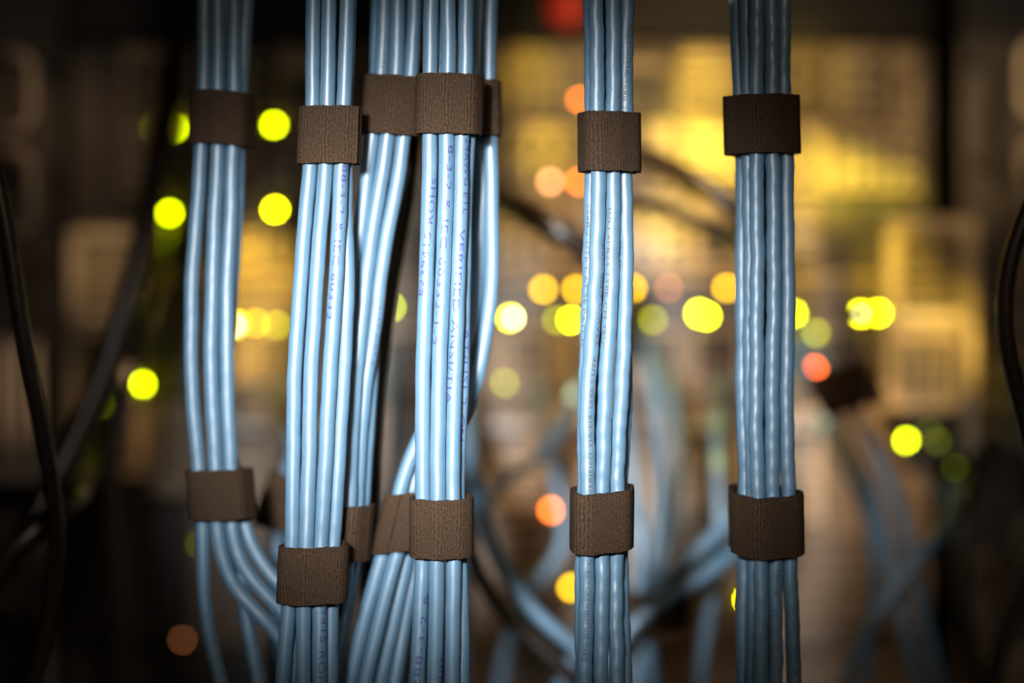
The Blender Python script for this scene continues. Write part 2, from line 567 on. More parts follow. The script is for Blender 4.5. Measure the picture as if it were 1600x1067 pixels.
# --- rack posts with cable rings
RINGS = 'pale rings on the rack posts'
for side in (-1, 1):
    def X(px):
        return px if side < 0 else 1600 - px
    word = 'left' if side < 0 else 'right'
    t = thing('rack_post', P(X(35), 1900, 0.34), 'dark steel rack post at the %s edge of the picture' % word, 'rack post', 'rack posts')
    a, b = sorted((X(-60), X(100)))
    top, bot = P(a, 0, 0.33), P(b, 0, 0.33)
    MB().box(top.x, bot.x, 0.33, 0.37, -HZ + 0.0005, HZ - 0.0005).build('upright', M['dark'], t)
    for k in range(16):
        q = P(X(72), -700 + k * 160, 0.3285)
        MB().box(q.x - 0.004, q.x + 0.004, 0.3283, 0.3302, q.z - 0.004, q.z + 0.004).build('mounting_hole', M['black'], t)
    spans = ((80, 205), (233, 368), (842, 920), (938, 1100)) if side < 0 else ((62, 184), (218, 330), (805, 890), (1010, 1100))
    names = ('topmost', 'second from top', 'third from top', 'lowest')
    off = 0 if side < 0 else 46
    for (y0, y1), nm in zip(spans, names):
        dx = 24 if (side < 0 and y0 > 700) else 0
        pts = [P(X(-8 - off), y0, 0.331), P(X(-8 - off), y0, 0.30), P(X(15 - off + dx), y0 + 2, 0.27), P(X(40 - off + dx), y0 + 8, 0.262), P(X(50 - off + dx), y0 + 28, 0.262), P(X(51 - off + dx), (y0 + y1) / 2, 0.262),
               P(X(50 - off + dx), y1 - 28, 0.262), P(X(40 - off + dx), y1 - 6, 0.262), P(X(15 - off + dx), y1, 0.27), P(X(-8 - off), y1 + 2, 0.30), P(X(-8 - off), y1 + 2, 0.331)]
        o = MB().tube(catmull(pts, 6), 0.0026, 10).build('cable_ring', M['grey'], None, True)
        tag(o, 'pale D-shaped cable ring on the %s rack post, %s of its four' % (word, nm), 'cable ring', RINGS)

t = thing('cable_comb', P(20, 740, 0.29), 'grey cable comb with upright fingers at the left edge', 'cable comb')
MB().pbox(-60, 72, 728, 752, 0.285, 0.045).build('base_bar', M['grey'], t)
for k in range(4):
    a = -30 + k * 26
    MB().pbox(a, a + 14, 530, 730, 0.285, 0.03, 0.002).build('finger', M['grey'], t)
t = thing('cable_duct', P(1590, 690, 0.29), 'dark ribbed cable duct sloping at the right edge', 'cable duct')
for k in range(5):
    y = 480 + k * 46
    MB().tube(catmull([P(1530, y, 0.325), P(1560, y + 12, 0.30), P(1600, y + 28, 0.285), P(1680, y + 54, 0.285)], 6), 0.0034, 8).build('rib', M['grey'], t, True)
a_ = P(1650, 460, 0.286)
b_ = P(1680, 740, 0.286)
MB().box(a_.x, b_.x, 0.286, 0.331, b_.z, a_.z).build('back_strip', M['dark'], t)

# ------------------------------------------------------------------ cable bundles
lv = np.concatenate([np.arange(-0.4585, -0.165, 0.005), np.arange(-0.165, 0.165, 0.0012), np.arange(0.165, 0.459, 0.005)])
NL = len(lv)
R0 = 0.0030
FG = []     # cables in the bundles


def bundle(key, Y, amp, pitch, cables, r=R0):
    for (dy, pts, label) in cables:
        p = np.array(pts, float)
        # carry on above and below the picture, easing to the vertical
        s0 = (p[1, 0] - p[0, 0]) / (p[1, 1] - p[0, 1])
        s1 = (p[-1, 0] - p[-2, 0]) / (p[-1, 1] - p[-2, 1])
        s0, s1 = np.clip(s0, -.25, .25), np.clip(s1, -.25, .25)
        p = np.vstack([[p[0, 0] - s0 * 180, -1900], [p[0, 0] - s0 * 180, -400], [p[0, 0] - s0 * 90, p[0, 1] - 110], p,
                       [p[-1, 0] + s1 * 90, p[-1, 1] + 110], [p[-1, 0] + s1 * 180, 1500], [p[-1, 0] + s1 * 180, 3000]])
        k = (CAMD + Y) / CAMD / 4000.0
        py = 533.5 - lv / k
        order = np.argsort(p[:, 1])
        fine = np.arange(-2000, 3100, 2.0)
        fx = smooth1(np.interp(fine, p[order, 1], p[order, 0]), 13)
        px = np.interp(py, fine, fx)
        wb = 1.0 if key in 'FG' else 0.45
        px = px + wb * 0.5 * np.sin(py / rng.uniform(28, 45) + rng.uniform(0, 6)) + wb * 0.4 * np.sin(py / rng.uniform(11, 17) + rng.uniform(0, 6))
        FG.append(dict(key=key, Y=Y, px=px, y=np.full(NL, Y + dy), y0=Y + dy, r=r, amp=amp, pitch=pitch * rng.uniform(.9, 1.1), ph=rng.uniform(0, 6.28), label=label, n=len(FG)))


NC = 'blue cable, '
bundle('A', 0.036, 0.016, 0.020, [
    (0.000, [(319, 0), (319, 137), (315, 228), (308, 330), (300, 430), (298, 580), (302, 640), (311, 730), (317, 815), (317, 867), (318, 920), (325, 990), (345, 1067)], 'far left strand of the leftmost bundle, hanging alone below the lower strap'),
    (-0.001, [(340, 0), (341, 137), (341, 228), (336, 330), (332, 430), (329, 580), (332, 640), (338, 730), (337, 815), (345, 867), (361, 916), (381, 941), (413, 966), (438, 992), (454, 1025), (460, 1067)], 'second strand from left in the leftmost bundle, lowest of those curving right'),
    (0.000, [(366, 0), (366, 137), (363, 228), (361, 330), (355, 430), (354, 580), (356, 640), (361, 730), (359, 815), (372, 879), (406, 924), (443, 953), (470, 990), (490, 1067)], 'third strand from left in the leftmost bundle, middle of those curving right'),
    (0.005, [(385, 0), (376, 137), (372, 228), (370, 330), (363, 430), (352, 580), (354, 640), (362, 730), (381, 815), (392, 860), (417, 894), (443, 918), (482, 965), (516, 1067)], 'right edge strand of the leftmost bundle, uppermost of those curving right'),
    (0.007, [(352, 0), (352, 137), (350, 228), (347, 330), (342, 430), (340, 580), (344, 640), (350, 730), (362, 815), (372, 870), (381, 936), (385, 970), (395, 1020), (404, 1067)], 'rear strand of the leftmost bundle, seen below the strap dropping straight down'),
])
bundle('B', 0.0, 0.012, 0.024, [
    (0.000, [(489, 0), (489, 165), (485, 257), (478, 330), (470, 430), (460, 580), (458, 700), (457, 845), (452, 940), (441, 1067)], 'leftmost strand of the second bundle from left'),
    (-0.001, [(514, 0), (512, 165), (509, 257), (503, 330), (495, 430), (486, 580), (483, 700), (479, 845), (474, 940), (474, 1067)], 'second strand of the second bundle from left'),
    (-0.001, [(543, 0), (537, 165), (533, 257), (530, 330), (526, 430), (515, 580), (510, 700), (501, 845), (499, 940), (499, 1067)], 'lettered third strand of the second bundle from left'),
    (0.003, [(546, 0), (540, 165), (540, 257), (538, 330), (544, 430), (537, 580), (530, 700), (521, 845), (517, 940), (516, 1067)], 'right edge strand of the second bundle from left'),
    (0.006, [(505, 0), (502, 165), (500, 257), (492, 330), (486, 430), (476, 580), (472, 700), (470, 845), (466, 940), (462, 1067)], 'rear strand hidden behind the second bundle from left'),
])
bundle('C', 0.022, 0.012, 0.024, [
    (0.004, [(591, 0), (588, 115), (590, 212), (602, 290), (600, 330), (586, 430), (583, 530), (580, 580), (572, 700), (567, 790), (552, 900), (518, 1067)], 'left rear strand at the top of the slanting bundle behind the second strap'),
    (0.000, [(600, 0), (597, 115), (581, 212), (572, 290), (567, 330), (556, 430), (548, 530), (545, 580), (536, 700), (530, 790), (520, 900), (500, 1067)], 'strand of the slanting bundle marked 75 degrees near the top, left in front'),
    (-0.001, [(622, 0), (620, 115), (605, 212), (595, 290), (586, 330), (572, 430), (562, 530), (557, 580), (548, 700), (546, 790), (542, 900), (508, 1067)], 'middle front strand of the slanting bundle left of the central bundle'),
    (0.000, [(648, 0), (643, 115), (630, 212), (621, 290), (611, 330), (594, 430), (583, 530), (573, 580), (561, 700), (557, 790), (550, 900), (512, 1067)], 'right front strand of the slanting bundle left of the central bundle'),
])
bundle('D', 0.0, 0.010, 0.026, [
    (0.000, [(674, 0), (672, 115), (672, 210), (671, 300), (666, 430), (661, 580), (660, 700), (661, 775), (661, 870), (656, 967), (652, 1067)], 'leftmost lettered strand of the bright central bundle'),
    (-0.001, [(700, 0), (701, 115), (697, 210), (697, 300), (692, 430), (686, 580), (684, 700), (684, 775), (683, 870), (681, 967), (679, 1067)], 'second lettered strand of the bright central bundle'),
    (-0.0005, [(728, 0), (728, 115), (721, 210), (720, 300), (716, 430), (711, 580), (707, 700), (707, 775), (709, 870), (708, 967), (706, 1067)], 'third lettered strand of the bright central bundle'),
    (0.004, [(731, 0), (733, 115), (732, 210), (726, 300), (724, 430), (722, 580), (716, 700), (714, 775), (718, 870), (722, 967), (722, 1067)], 'narrow right edge strand of the bright central bundle'),
    (0.006, [(686, 0), (686, 115), (684, 210), (684, 300), (679, 430), (673, 580), (671, 700), (671, 775), (668, 870), (659, 967), (650, 1067)], 'rear strand hidden behind the bright central bundle'),
], 0.00305)
bundle('E', 0.028, 0.010, 0.026, [
    (0.001, [(752, 0), (747, 115), (754, 210), (755, 300), (747, 430), (739, 530), (715, 590), (675, 645), (648, 700), (631, 740), (618, 800), (603, 850), (588, 900), (569, 967), (547, 1067)], 'left strand of the bundle crossing behind the central one, far left at bottom'),
    (0.000, [(767, 0), (763, 115), (767, 210), (768, 300), (770, 430), (763, 500), (752, 565), (738, 620), (720, 665), (690, 712), (660, 755), (637, 812), (621, 860), (611, 900), (593, 967), (570, 1067)], 'bulging strand right of the central bundle, crossing behind it lower down'),
    (0.007, [(738, 0), (735, 115), (735, 210), (733, 300), (722, 430), (705, 530), (690, 590), (668, 645), (655, 700), (645, 750), (642, 800), (640, 860), (630, 900), (616, 967), (594, 1067)], 'third strand of the bundle crossing behind the central one, slanting out at bottom'),
    (0.008, [(760, 0), (757, 115), (757, 210), (758, 300), (755, 430), (748, 500), (735, 565), (720, 620), (705, 665), (690, 712), (672, 755), (660, 812), (652, 860), (645, 900), (633, 967), (616, 1067)], 'rearmost strand of the bundle crossing behind the central one'),
])
bundle('F', 0.0, 0.036, 0.0155, [
    (0.002, [(923, 0), (925, 175), (925, 268), (923, 330), (922, 430), (917, 530), (914, 640), (914, 740), (911, 857), (909, 967), (910, 1067)], 'left edge strand of the bundle right of centre'),
    (-0.001, [(931, 0), (933, 175), (935, 268), (932, 430), (924, 530), (917, 640), (918, 740), (918, 857), (915, 967), (914, 1067)], 'second strand of the bundle right of centre, lettered above the lower strap'),
    (-0.001, [(958, 0), (958, 175), (958, 268), (956, 430), (950, 530), (945, 640), (941, 740), (940, 857), (940, 967), (939, 1067)], 'middle front strand of the bundle right of centre'),
    (0.0005, [(979, 0), (977, 175), (977, 268), (978, 430), (976, 530), (969, 640), (965, 740), (963, 857), (962, 967), (964, 1067)], 'fourth strand of the bundle right of centre, lettered above the upper strap'),
    (0.005, [(977, 0), (973, 175), (973, 268), (974, 330), (976, 430), (976, 530), (977, 640), (970, 740), (969, 857), (973, 967), (977, 1067)], 'right edge rear strand of the bundle right of centre'),
    (0.008, [(946, 0), (946, 175), (947, 268), (944, 430), (938, 530), (932, 640), (931, 740), (930, 857), (929, 967), (928, 1067)], 'rear strand hidden behind the bundle right of centre'),
])
bundle('G', 0.014, 0.032, 0.0155, [
    (0.004, [(1151, 0), (1155, 145), (1161, 240), (1160, 330), (1160, 530), (1161, 640), (1166, 755), (1163, 870), (1161, 1067)], 'left edge strand of the rightmost bundle'),
    (0.0015, [(1166, 0), (1168, 145), (1170, 240), (1172, 430), (1172, 640), (1177, 755), (1178, 870), (1177, 1067)], 'second strand of the rightmost bundle, in the groove'),
    (-0.001, [(1181, 0), (1182, 145), (1182, 240), (1183, 430), (1181, 640), (1183, 755), (1189, 870), (1189, 1067)], 'third strand of the rightmost bundle, standing forward'),
    (-0.001, [(1205, 0), (1206, 145), (1208, 240), (1210, 430), (1206, 640), (1207, 755), (1212, 870), (1211, 1067)], 'fourth strand of the rightmost bundle, lettered below the lower strap'),
    (0.000, [(1225, 0), (1224, 145), (1229, 240), (1231, 430), (1229, 640), (1231, 755), (1235, 870), (1240, 1067)], 'right edge strand of the rightmost bundle'),
    (0.008, [(1194, 0), (1196, 145), (1198, 240), (1198, 430), (1197, 640), (1200, 755), (1200, 870), (1200, 1067)], 'rear strand hidden behind the rightmost bundle'),
])

# let neighbouring cables lie against each other instead of through each other
GAP = 0.00004
PX = np.array([c['px'] for c in FG])
YY = np.array([c['y'] for c in FG])
Y0 = np.array([c['y0'] for c in FG])
RR = np.array([c['r'] * (1 + 1.1 * c['amp']) for c in FG])
n = len(FG)
for it in range(220):
    XX = (PX - 800) / 4000.0 * (CAMD + YY) / CAMD
    SL = np.gradient(XX, axis=1) / np.gradient(lv)[None, :]
    D = np.zeros_like(YY)
    for i in range(n):
        for j in range(i + 1, n):
            if abs(Y0[i] - Y0[j]) > 0.06:
                continue
            dx = (XX[i] - XX[j]) / np.sqrt(1 + ((SL[i] + SL[j]) / 2) ** 2)
            R = RR[i] + RR[j] + GAP
            hit = np.abs(dx) < R
            if not hit.any():
                continue
            need = np.sqrt(np.maximum(R * R - dx * dx, 0))
            sgn = 1.0 if (Y0[j], j) > (Y0[i], i) else -1.0
            if Y0[i] == Y0[j]:
                s = np.sign(np.mean((YY[j] - YY[i])[hit])) or sgn
                sgn = s
            have = sgn * (YY[j] - YY[i])
            lack = np.where(hit, np.maximum(need - have, 0), 0)
            # the one behind gives way more
            if sgn > 0:
                D[j] += 0.42 * lack
                D[i] -= 0.10 * lack
            else:
                D[i] += 0.42 * lack
                D[j] -= 0.10 * lack
    YY = YY + D
    if it < 200:
        for i in range(n):
            YY[i] = smooth1(YY[i], 5) if it % 6 == 0 else YY[i]
XX = (PX - 800) / 4000.0 * (CAMD + YY) / CAMD
ZZ = np.zeros_like(XX)
for i, c in enumerate(FG):
    ZZ[i] = lv * (CAMD + YY[i]) / (CAMD + c['Y'])
    ZZ[i] = np.clip(ZZ[i], -0.4592, 0.4592) + np.linspace(-1e-5, 1e-5, NL)

BN = {'A': 'cables of the leftmost bundle', 'B': 'cables of the second bundle from left', 'C': 'cables of the slanting bundle', 'D': 'cables of the central bundle',
      'E': 'cables crossing behind the central bundle', 'F': 'cables of the bundle right of centre', 'G': 'cables of the rightmost bundle'}
for i, c in enumerate(FG):
    keep = np.ones(NL, bool)
    pts = np.stack([XX[i], YY[i], ZZ[i]], 1)
    d = np.diff(pts[:, 2])
    keep[1:] = d > 1e-5
    pts = pts[keep]
    c['pts'] = pts
    V, F = tube_geo(pts, c['r'], 20, c['amp'], c['pitch'], c['ph'])
    o = link('network_cable', V, F, M['cable'], None, True)
    tag(o, NC + c['label'], 'cable', BN[c['key']])
    c['obj'] = o

# ------------------------------------------------------------------ lettering on the jackets


def lettering(c, text, py_start, down, size, edge0, edge1, py_end, ink):
    """prints text along a cable; edge0/edge1: where across the cable (-1 left .. 1 right) it runs at its upper and lower end"""
    cu = bpy.data.curves.new('lettering', 'FONT')
    cu.body = text
    cu.size = size / 0.7
    cu.resolution_u = 2
    cu.space_character = 1.08
    to = bpy.data.objects.new('lettering', cu)
    COL.objects.link(to)
    dg = bpy.context.evaluated_depsgraph_get()
    me = bpy.data.meshes.new_from_object(to.evaluated_get(dg))
    COL.objects.unlink(to)
    bpy.data.objects.remove(to)
    bpy.data.curves.remove(cu)
    bm = bmesh.new()
    bm.from_mesh(me)
    bpy.data.meshes.remove(me)
    for k in range(-2, 10):
        bmesh.ops.bisect_plane(bm, geom=bm.verts[:] + bm.edges[:] + bm.faces[:], plane_co=(0, size * k / 7, 0), plane_no=(0, 1, 0))
    bmesh.ops.triangulate(bm, faces=bm.faces[:])
    bm.verts.index_update()
    co = np.array([tuple(v.co) for v in bm.verts])
    polys = [tuple(v.index for v in f.verts) for f in bm.faces]
    bm.free()
    pts = c['pts']
    t, e1, e2 = frames(pts)
    s = arclen(pts)
    k = (CAMD + c['Y']) / CAMD / 4000.0

    def s_at(py):
        return np.interp((533.5 - py) * k, pts[:, 2], s)
    u, v = co[:, 0], co[:, 1]
    L = u.max() - u.min()
    want = abs(s_at(py_end) - s_at(py_start))
    u = (u - u.min()) * want / L
    sa = s_at(py_start)
    ss = sa - u if down else sa + u       # arc length grows upwards
    f = u / want
    e = edge0 + (edge1 - edge0) * (f if down else 1 - f)
    # e1 towards the camera, e2 across; find which way e2 goes on screen
    sg = np.sign(np.mean(e2[:, 0]))
    vv = v - size * 0.5
    right = np.arcsin(np.clip(e, -.97, .97)) + (1 if down else -1) * vv / c['r']
    th = sg * right
    base = np.stack([np.interp(ss, s, pts[:, q]) for q in range(3)], 1)
    a1 = np.stack([np.interp(ss, s, e1[:, q]) for q in range(3)], 1)
    a2 = np.stack([np.interp(ss, s, e2[:, q]) for q in range(3)], 1)
    rr = c['r'] * (1 + lump(th, ss, c['amp'], c['pitch'], c['ph'])) + 0.00005
    V = base + rr[:, None] * (np.cos(th)[:, None] * a1 + np.sin(th)[:, None] * a2)
    o = link('printed_lettering', V, polys, M[ink], c['obj'])
    o['label'] = 'dark printed lettering running along the jacket'
    return o


def C(key, k):
    return [c for c in FG if c['key'] == key][k]


bS, kS = 0.0026, 0.0016
lettering(C('D', 0), 'E239415 ROHS', 462, False, bS, 0.75, -0.75, 278, 'ink_blue')
lettering(C('D', 0), '288-3-2 &', 1075, False, bS, 0.75, -0.15, 925, 'ink_blue')
lettering(C('D', 1), '8-3-2 & IEC 60332-1-2', 228, True, bS, 0.65, -0.75, 540, 'ink_blue')
lettering(C('D', 1), '4PR', 1020, True, bS, 0.85, 0.8, 1070, 'ink_blue')
lettering(C('D', 2), '24AWG ETL', 215, True, bS, 0.80, 0.72, 335, 'ink_blue')
lettering(C('D', 2), 'VERIFIED ANSI/TIA', 358, True, bS, 0.35, -0.75, 632, 'ink_blue')
lettering(C('D', 3), 'AT/USI 2 CM', 512, True, bS, 0.55, 0.25, 690, 'ink_blue')
lettering(C('B', 2), '88-3-2 & IEC 60332', 258, True, bS, 0.65, -0.55, 500, 'ink_blue')
lettering(C('B', 2), '9415 ROHS', 950, True, bS, 0.75, 0.2, 1085, 'ink_blue')
lettering(C('C', 3), 'UTP CAT.6', 480, True, kS, 0.55, 0.6, 570, 'ink_blue')
lettering(C('C', 1), '75\u00b0C', 108, False, kS, 0.35, 0.1, 80, 'ink_black')
lettering(C('F', 0), '568B.2 UTP CAT.5E PATCH', 318, True, kS, -0.35, -0.62, 540, 'ink_black')
lettering(C('F', 1), 'VERIFIED TIA/EIA-568B.2 UTP', 772, False, kS, 0.55, 0.25, 557, 'ink_black')
lettering(C('F', 1), '24AWG CMR/MPR', 540, False, kS, 0.85, 0.70, 380, 'ink_black')
lettering(C('F', 1), 'TYPE (UL)C(UL) CM 75\u00b0C', 1032, False, kS, 0.25, -0.15, 873, 'ink_black')
lettering(C('F', 2), '(UL) 4PR24 TYPE CM 75\u00b0C', 326, True, kS, -0.35, -0.72, 545, 'ink_black')
lettering(C('F', 3), 'ED TIA/EIA-568B.2', 38, True, kS, 0.6, -0.3, 170, 'ink_black')
lettering(C('F', 3), 'UTP CAT.5E', 340, True, kS, -0.82, -0.85, 420, 'ink_black')
lettering(C('G', 3), 'VERIFIED', 879, True, kS, 0.35, 0.1, 933, 'ink_black')
lettering(C('G', 3), 'TIA/EIA-568B', 950, True, kS, -0.45, -0.8, 1030, 'ink_black')
lettering(C('G', 4), 'UTP CAT.5E TIA', 975, True, kS, 0.75, 0.1, 1085, 'ink_black')

# ------------------------------------------------------------------ straps


def hull(pts):
    pts = sorted(set((round(a, 7), round(b, 7)) for a, b in pts))

    def half(ps):
        h = []
        for p in ps:
            while len(h) > 1 and (h[-1][0] - h[-2][0]) * (p[1] - h[-2][1]) - (h[-1][1] - h[-2][1]) * (p[0] - h[-2][0]) <= 0:
                h.pop()
            h.append(p)
        return h
    a, b = half(pts), half(pts[::-1])
    return a[:-1] + b[:-1]


def wrap_strap(circles, axis_at, zc, h, tilt, label, start, wraps, flare=0.0, pitch=0.0, group='hook and loop straps on the bundles', thick=0.00085, material='strap', name='cable_strap', shift=None):
    """circles: (x, y, r) the strap goes round; axis_at(dz) -> x, y shift along the bundle; start: where the wrap begins, in turns"""
    pts = []
    for (x, y, r) in circles:
        for k in range(40):
            a = 2 * math.pi * k / 40
            pts.append((x + r * math.cos(a), y + r * math.sin(a)))
    H = np.array(hull(pts))
    seg = np.linalg.norm(np.roll(H, -1, 0) - H, axis=1)
    per = seg.sum()
    cum = np.concatenate([[0], np.cumsum(seg)])
    Hc = np.vstack([H, H[:1]])
    N = 120
    u = np.linspace(0, per, N, endpoint=False)
    Q = np.stack([np.interp(u, cum, Hc[:, 0]), np.interp(u, cum, Hc[:, 1])], 1)
    # start the outline at the back (largest y)
    Q = np.roll(Q, -int(np.argmax(Q[:, 1])), 0)
    for _ in range(2):
        Q = 0.5 * Q + 0.25 * np.roll(Q, 1, 0) + 0.25 * np.roll(Q, -1, 0)
    T = np.roll(Q, -1, 0) - np.roll(Q, 1, 0)
    Nn = np.stack([T[:, 1], -T[:, 0]], 1)
    Nn /= np.linalg.norm(Nn, axis=1)[:, None]
    cen = Q.mean(0)
    if np.mean(((Q - cen) * Nn).sum(1)) < 0:
        Nn = -Nn
    m = int(N * wraps)
    nz = 9
    verts, uvs, faces = [], [], []
    xc = cen[0]
    for i in range(m + 1):
        f = i / N
        idx = (int(round(start * N)) + i) % N
        off = 0.0003 + thick * 0.5 + f * (thick * 1.12)
        left = (m - i) / N
        if flare and left < 0.07:
            off += flare * (1 - left / 0.07) ** 2
        wob = 0.00012 * math.sin(i * 0.35) + 0.00008 * math.sin(i * 0.9 + 1)
        base = Q[idx]
        for j in range(nz):
            v = j / (nz - 1) - 0.5
            dz = v * h + (wob + rng.normal(0, 0.00006) if j in (0, nz - 1) else 0)
            for sd in (-1, 1):
                p = base + Nn[idx] * (off + sd * thick * 0.5 * (0.8 if j in (0, nz - 1) else 1))
                ax = axis_at(dz)
                verts.append((p[0] + ax[0], p[1] + ax[1], zc + dz + tilt * (p[0] - xc) + pitch * (p[1] - cen[1])))
                uvs.append((u[1] * i * 1000.0, dz * 1000.0))
    W = nz * 2
    for i in range(m):
        a, b = i * W, (i + 1) * W
        for j in range(nz - 1):
            q = 2 * j
            faces.append((a + q + 1, b + q + 1, b + q + 3, a + q + 3))
            faces.append((a + q, a + q + 2, b + q + 2, b + q))
        faces.append((a, b, b + 1, a + 1))
        q = 2 * (nz - 1)
        faces.append((a + q, a + q + 1, b + q + 1, b + q))
    for i in (0, m):
        a = i * W
        for j in range(nz - 1):
            q = 2 * j
            fc = (a + q, a + q + 1, a + q + 3, a + q + 2)
            faces.append(fc if i == 0 else fc[::-1])
    o = link(name, verts, faces, M[material], None, True, uvs)
    es = o.modifiers.new('edges', 'EDGE_SPLIT')
    es.split_angle = math.radians(55)
    tag(o, label, 'cable strap', group)
    return o


def strap_on(key, y0, y1, xl, xr, tilt, label, start=0.05, wraps=1.9, flare=0.0, pitch=0.0):
    cs = [c for c in FG if c['key'] == key]
    Y = cs[0]['Y']
    k = (CAMD + Y) / CAMD / 4000.0
    pc = (y0 + y1) / 2
    zc = (533.5 - pc) * k
    h = (y1 - y0) * k
    zs = np.linspace(zc - h / 2, zc + h / 2, 5)
    at = lambda c, z: (np.interp(z, c['pts'][:, 2], c['pts'][:, 0]), np.interp(z, c['pts'][:, 2], c['pts'][:, 1]))
    m = np.array([[at(c, z) for c in cs] for z in zs]).mean(1)
    slope = (m[-1] - m[0]) / h
    circ = []
    for c in cs:
        for z in zs:
            x, y = at(c, z)
            circ.append((x - slope[0] * (z - zc), y - slope[1] * (z - zc), c['r'] * (1 + c['amp'])))
    ym = np.mean([q[1] for q in circ])
    yf = min(q[1] - q[2] for q in circ)
    grow = 0.0003 + 0.00085 * 0.5 + 0.00085 * 1.12 * wraps
    for xpx, sd in ((xl, 1), (xr, -1)):
        if xpx is None:
            continue
        xx = (xpx - 800) * k + sd * (0.004 + grow)
        circ.append((xx, max(ym, yf + 0.0045), 0.004))
    return wrap_strap(circ, lambda dz: (slope[0] * dz, slope[1] * dz), zc, h, tilt, label, start, wraps, flare, pitch)


ST = 'dark brown woven hook-and-loop strap '
strap_on('A', 143, 226, 302, 388, -0.06, ST + 'around the top of the leftmost bundle', 0.9, 2.0)
strap_on('A', 734, 811, 293, 383, 0.03, ST + 'around the leftmost bundle where its cables begin to curve', 0.95, 1.9)
strap_on('B', 167, 256, 470, 567, 0.0, ST + 'high on the second bundle from left, its end lifting', 0.15, 1.62, 0.0009)
strap_on('B', 851, 939, 443, 543, 0.015, ST + 'low on the second bundle from left, lifting at right', 0.15, 1.62, 0.0010, 0.12)
strap_on('C', 119, 210, 566, 652, -0.07, ST + 'near the top of the slanting bundle', 0.9, 1.8)
strap_on('C', 790, 876, 522, 584, 0.0, ST + 'half hidden low on the slanting bundle', 0.9, 1.8)
strap_on('D', 117, 210, 656, 752, -0.02, ST + 'near the top of the bright central bundle', 0.1, 1.75, 0.0003)
strap_on('D', 777, 868, 645, 739, 0.0, ST + 'low on the bright central bundle, ribbed and linty', 0.1, 1.75, 0.0, 0.1)
strap_on('E', 127, 213, 728, 780, 0.02, ST + 'peeping out right of the upper central strap', 0.9, 1.7)
strap_on('E', 768, 860, None, None, 0.13, ST + 'leaning out at the left of the lower central strap', 0.9, 1.6)
strap_on('F', 176, 268, 904, 995, 0.0, ST + 'on the upper part of the bundle right of centre', 0.95, 1.9)
strap_on('F', 764, 857, 892, 988, 0.02, ST + 'on the lower part of the bundle right of centre', 0.95, 1.9, 0.0, 0.16)
strap_on('G', 149, 240, 1130, 1247, 0.01, ST + 'around the top of the rightmost bundle', 0.95, 1.9)
strap_on('G', 768, 862, 1140, 1255, 0.0, ST + 'loosely coiled low on the rightmost bundle, inner end showing', 0.80, 2.3, 0.0, 0.22)

# ------------------------------------------------------------------ loose cables between the bundles and the equipment


def run(pts, step=0.003, sig=3.2):
    """an even, gently rounded run through the given points, cut off at the rack's floor and ceiling"""
    p = np.array([tuple(a) for a in pts], float)
    d = arclen(p)
    u = np.linspace(0, d[-1], int(d[-1] / step) + 2)
    q = np.stack([np.interp(u, d, p[:, k]) for k in range(3)], 1)
    first, last = q[0].copy(), q[-1].copy()
    q = np.stack([smooth1(q[:, k], sig) for k in range(3)], 1)
    q[0], q[-1] = first, last
    return q[(q[:, 2] > -HZ + 0.001) & (q[:, 2] < HZ - 0.001)]


def cable3(pts, r, material, label, group, amp=0.0, name='network_cable'):
    q = run([P(*p) for p in pts])
    V, F = tube_geo(q, r, 16, amp, 0.018, random.uniform(0, 6))
    o = link(name, V, F, M[material], None, True)
    return tag(o, label, 'cable', group)


GB = 'blurred blue cables behind the bundles'
BL = 'blurred blue cable '
# right: bundle hanging from the black tie
for k, (d, lab) in enumerate(((-12, 'left strand of the slanting run at lower right'), (22, 'right strand of the slanting run at lower right'))):
    cable3([(1225 + d, 520, 0.292), (1262 + d, 560, 0.235), (1290 + d, 605, 0.215), (1325 + d, 670, 0.21), (1362 + d, 735, 0.21), (1388 + d, 800, 0.21), (1400 + d, 870, 0.21), (1422 + d, 970, 0.21), (1450 + d, 1070, 0.21), (1470 + d, 1200, 0.21), (1475 + d, 2130, 0.21)],
           0.0032, 'cable', BL + lab, GB, 0.01)
cable3([(1280, 650, 0.292), (1292, 690, 0.24), (1328, 745, 0.21), (1358, 800, 0.2035), (1368, 880, 0.2035), (1358, 980, 0.2035), (1352, 1070, 0.2035), (1350, 1200, 0.2035), (1350, 2130, 0.2035)], 0.003, 'cable', BL + 'hanging straight left of the slanting run at lower right', GB)
cable3([(1488, 760, 0.292), (1484, 800, 0.24), (1465, 842, 0.196), (1405, 905, 0.194), (1370, 955, 0.196), (1335, 1020, 0.196), (1310, 1090, 0.196), (1300, 1200, 0.196), (1300, 2150, 0.196)], 0.003, 'cable', BL + 'crossing the slanting run low at right', GB)


def loop_tie(px, py, Y, r, hh, label, tilt_x=0.0):
    c = P(px, py, Y)
    return wrap_strap([(c.x - r * .5, c.y, r), (c.x + r * .5, c.y, r)], lambda dz: (tilt_x * dz, 0), c.z, hh, 0.1, label, 0.9, 1.6, 0.0, 0.0, 'black ties on the loose cables', 0.001)


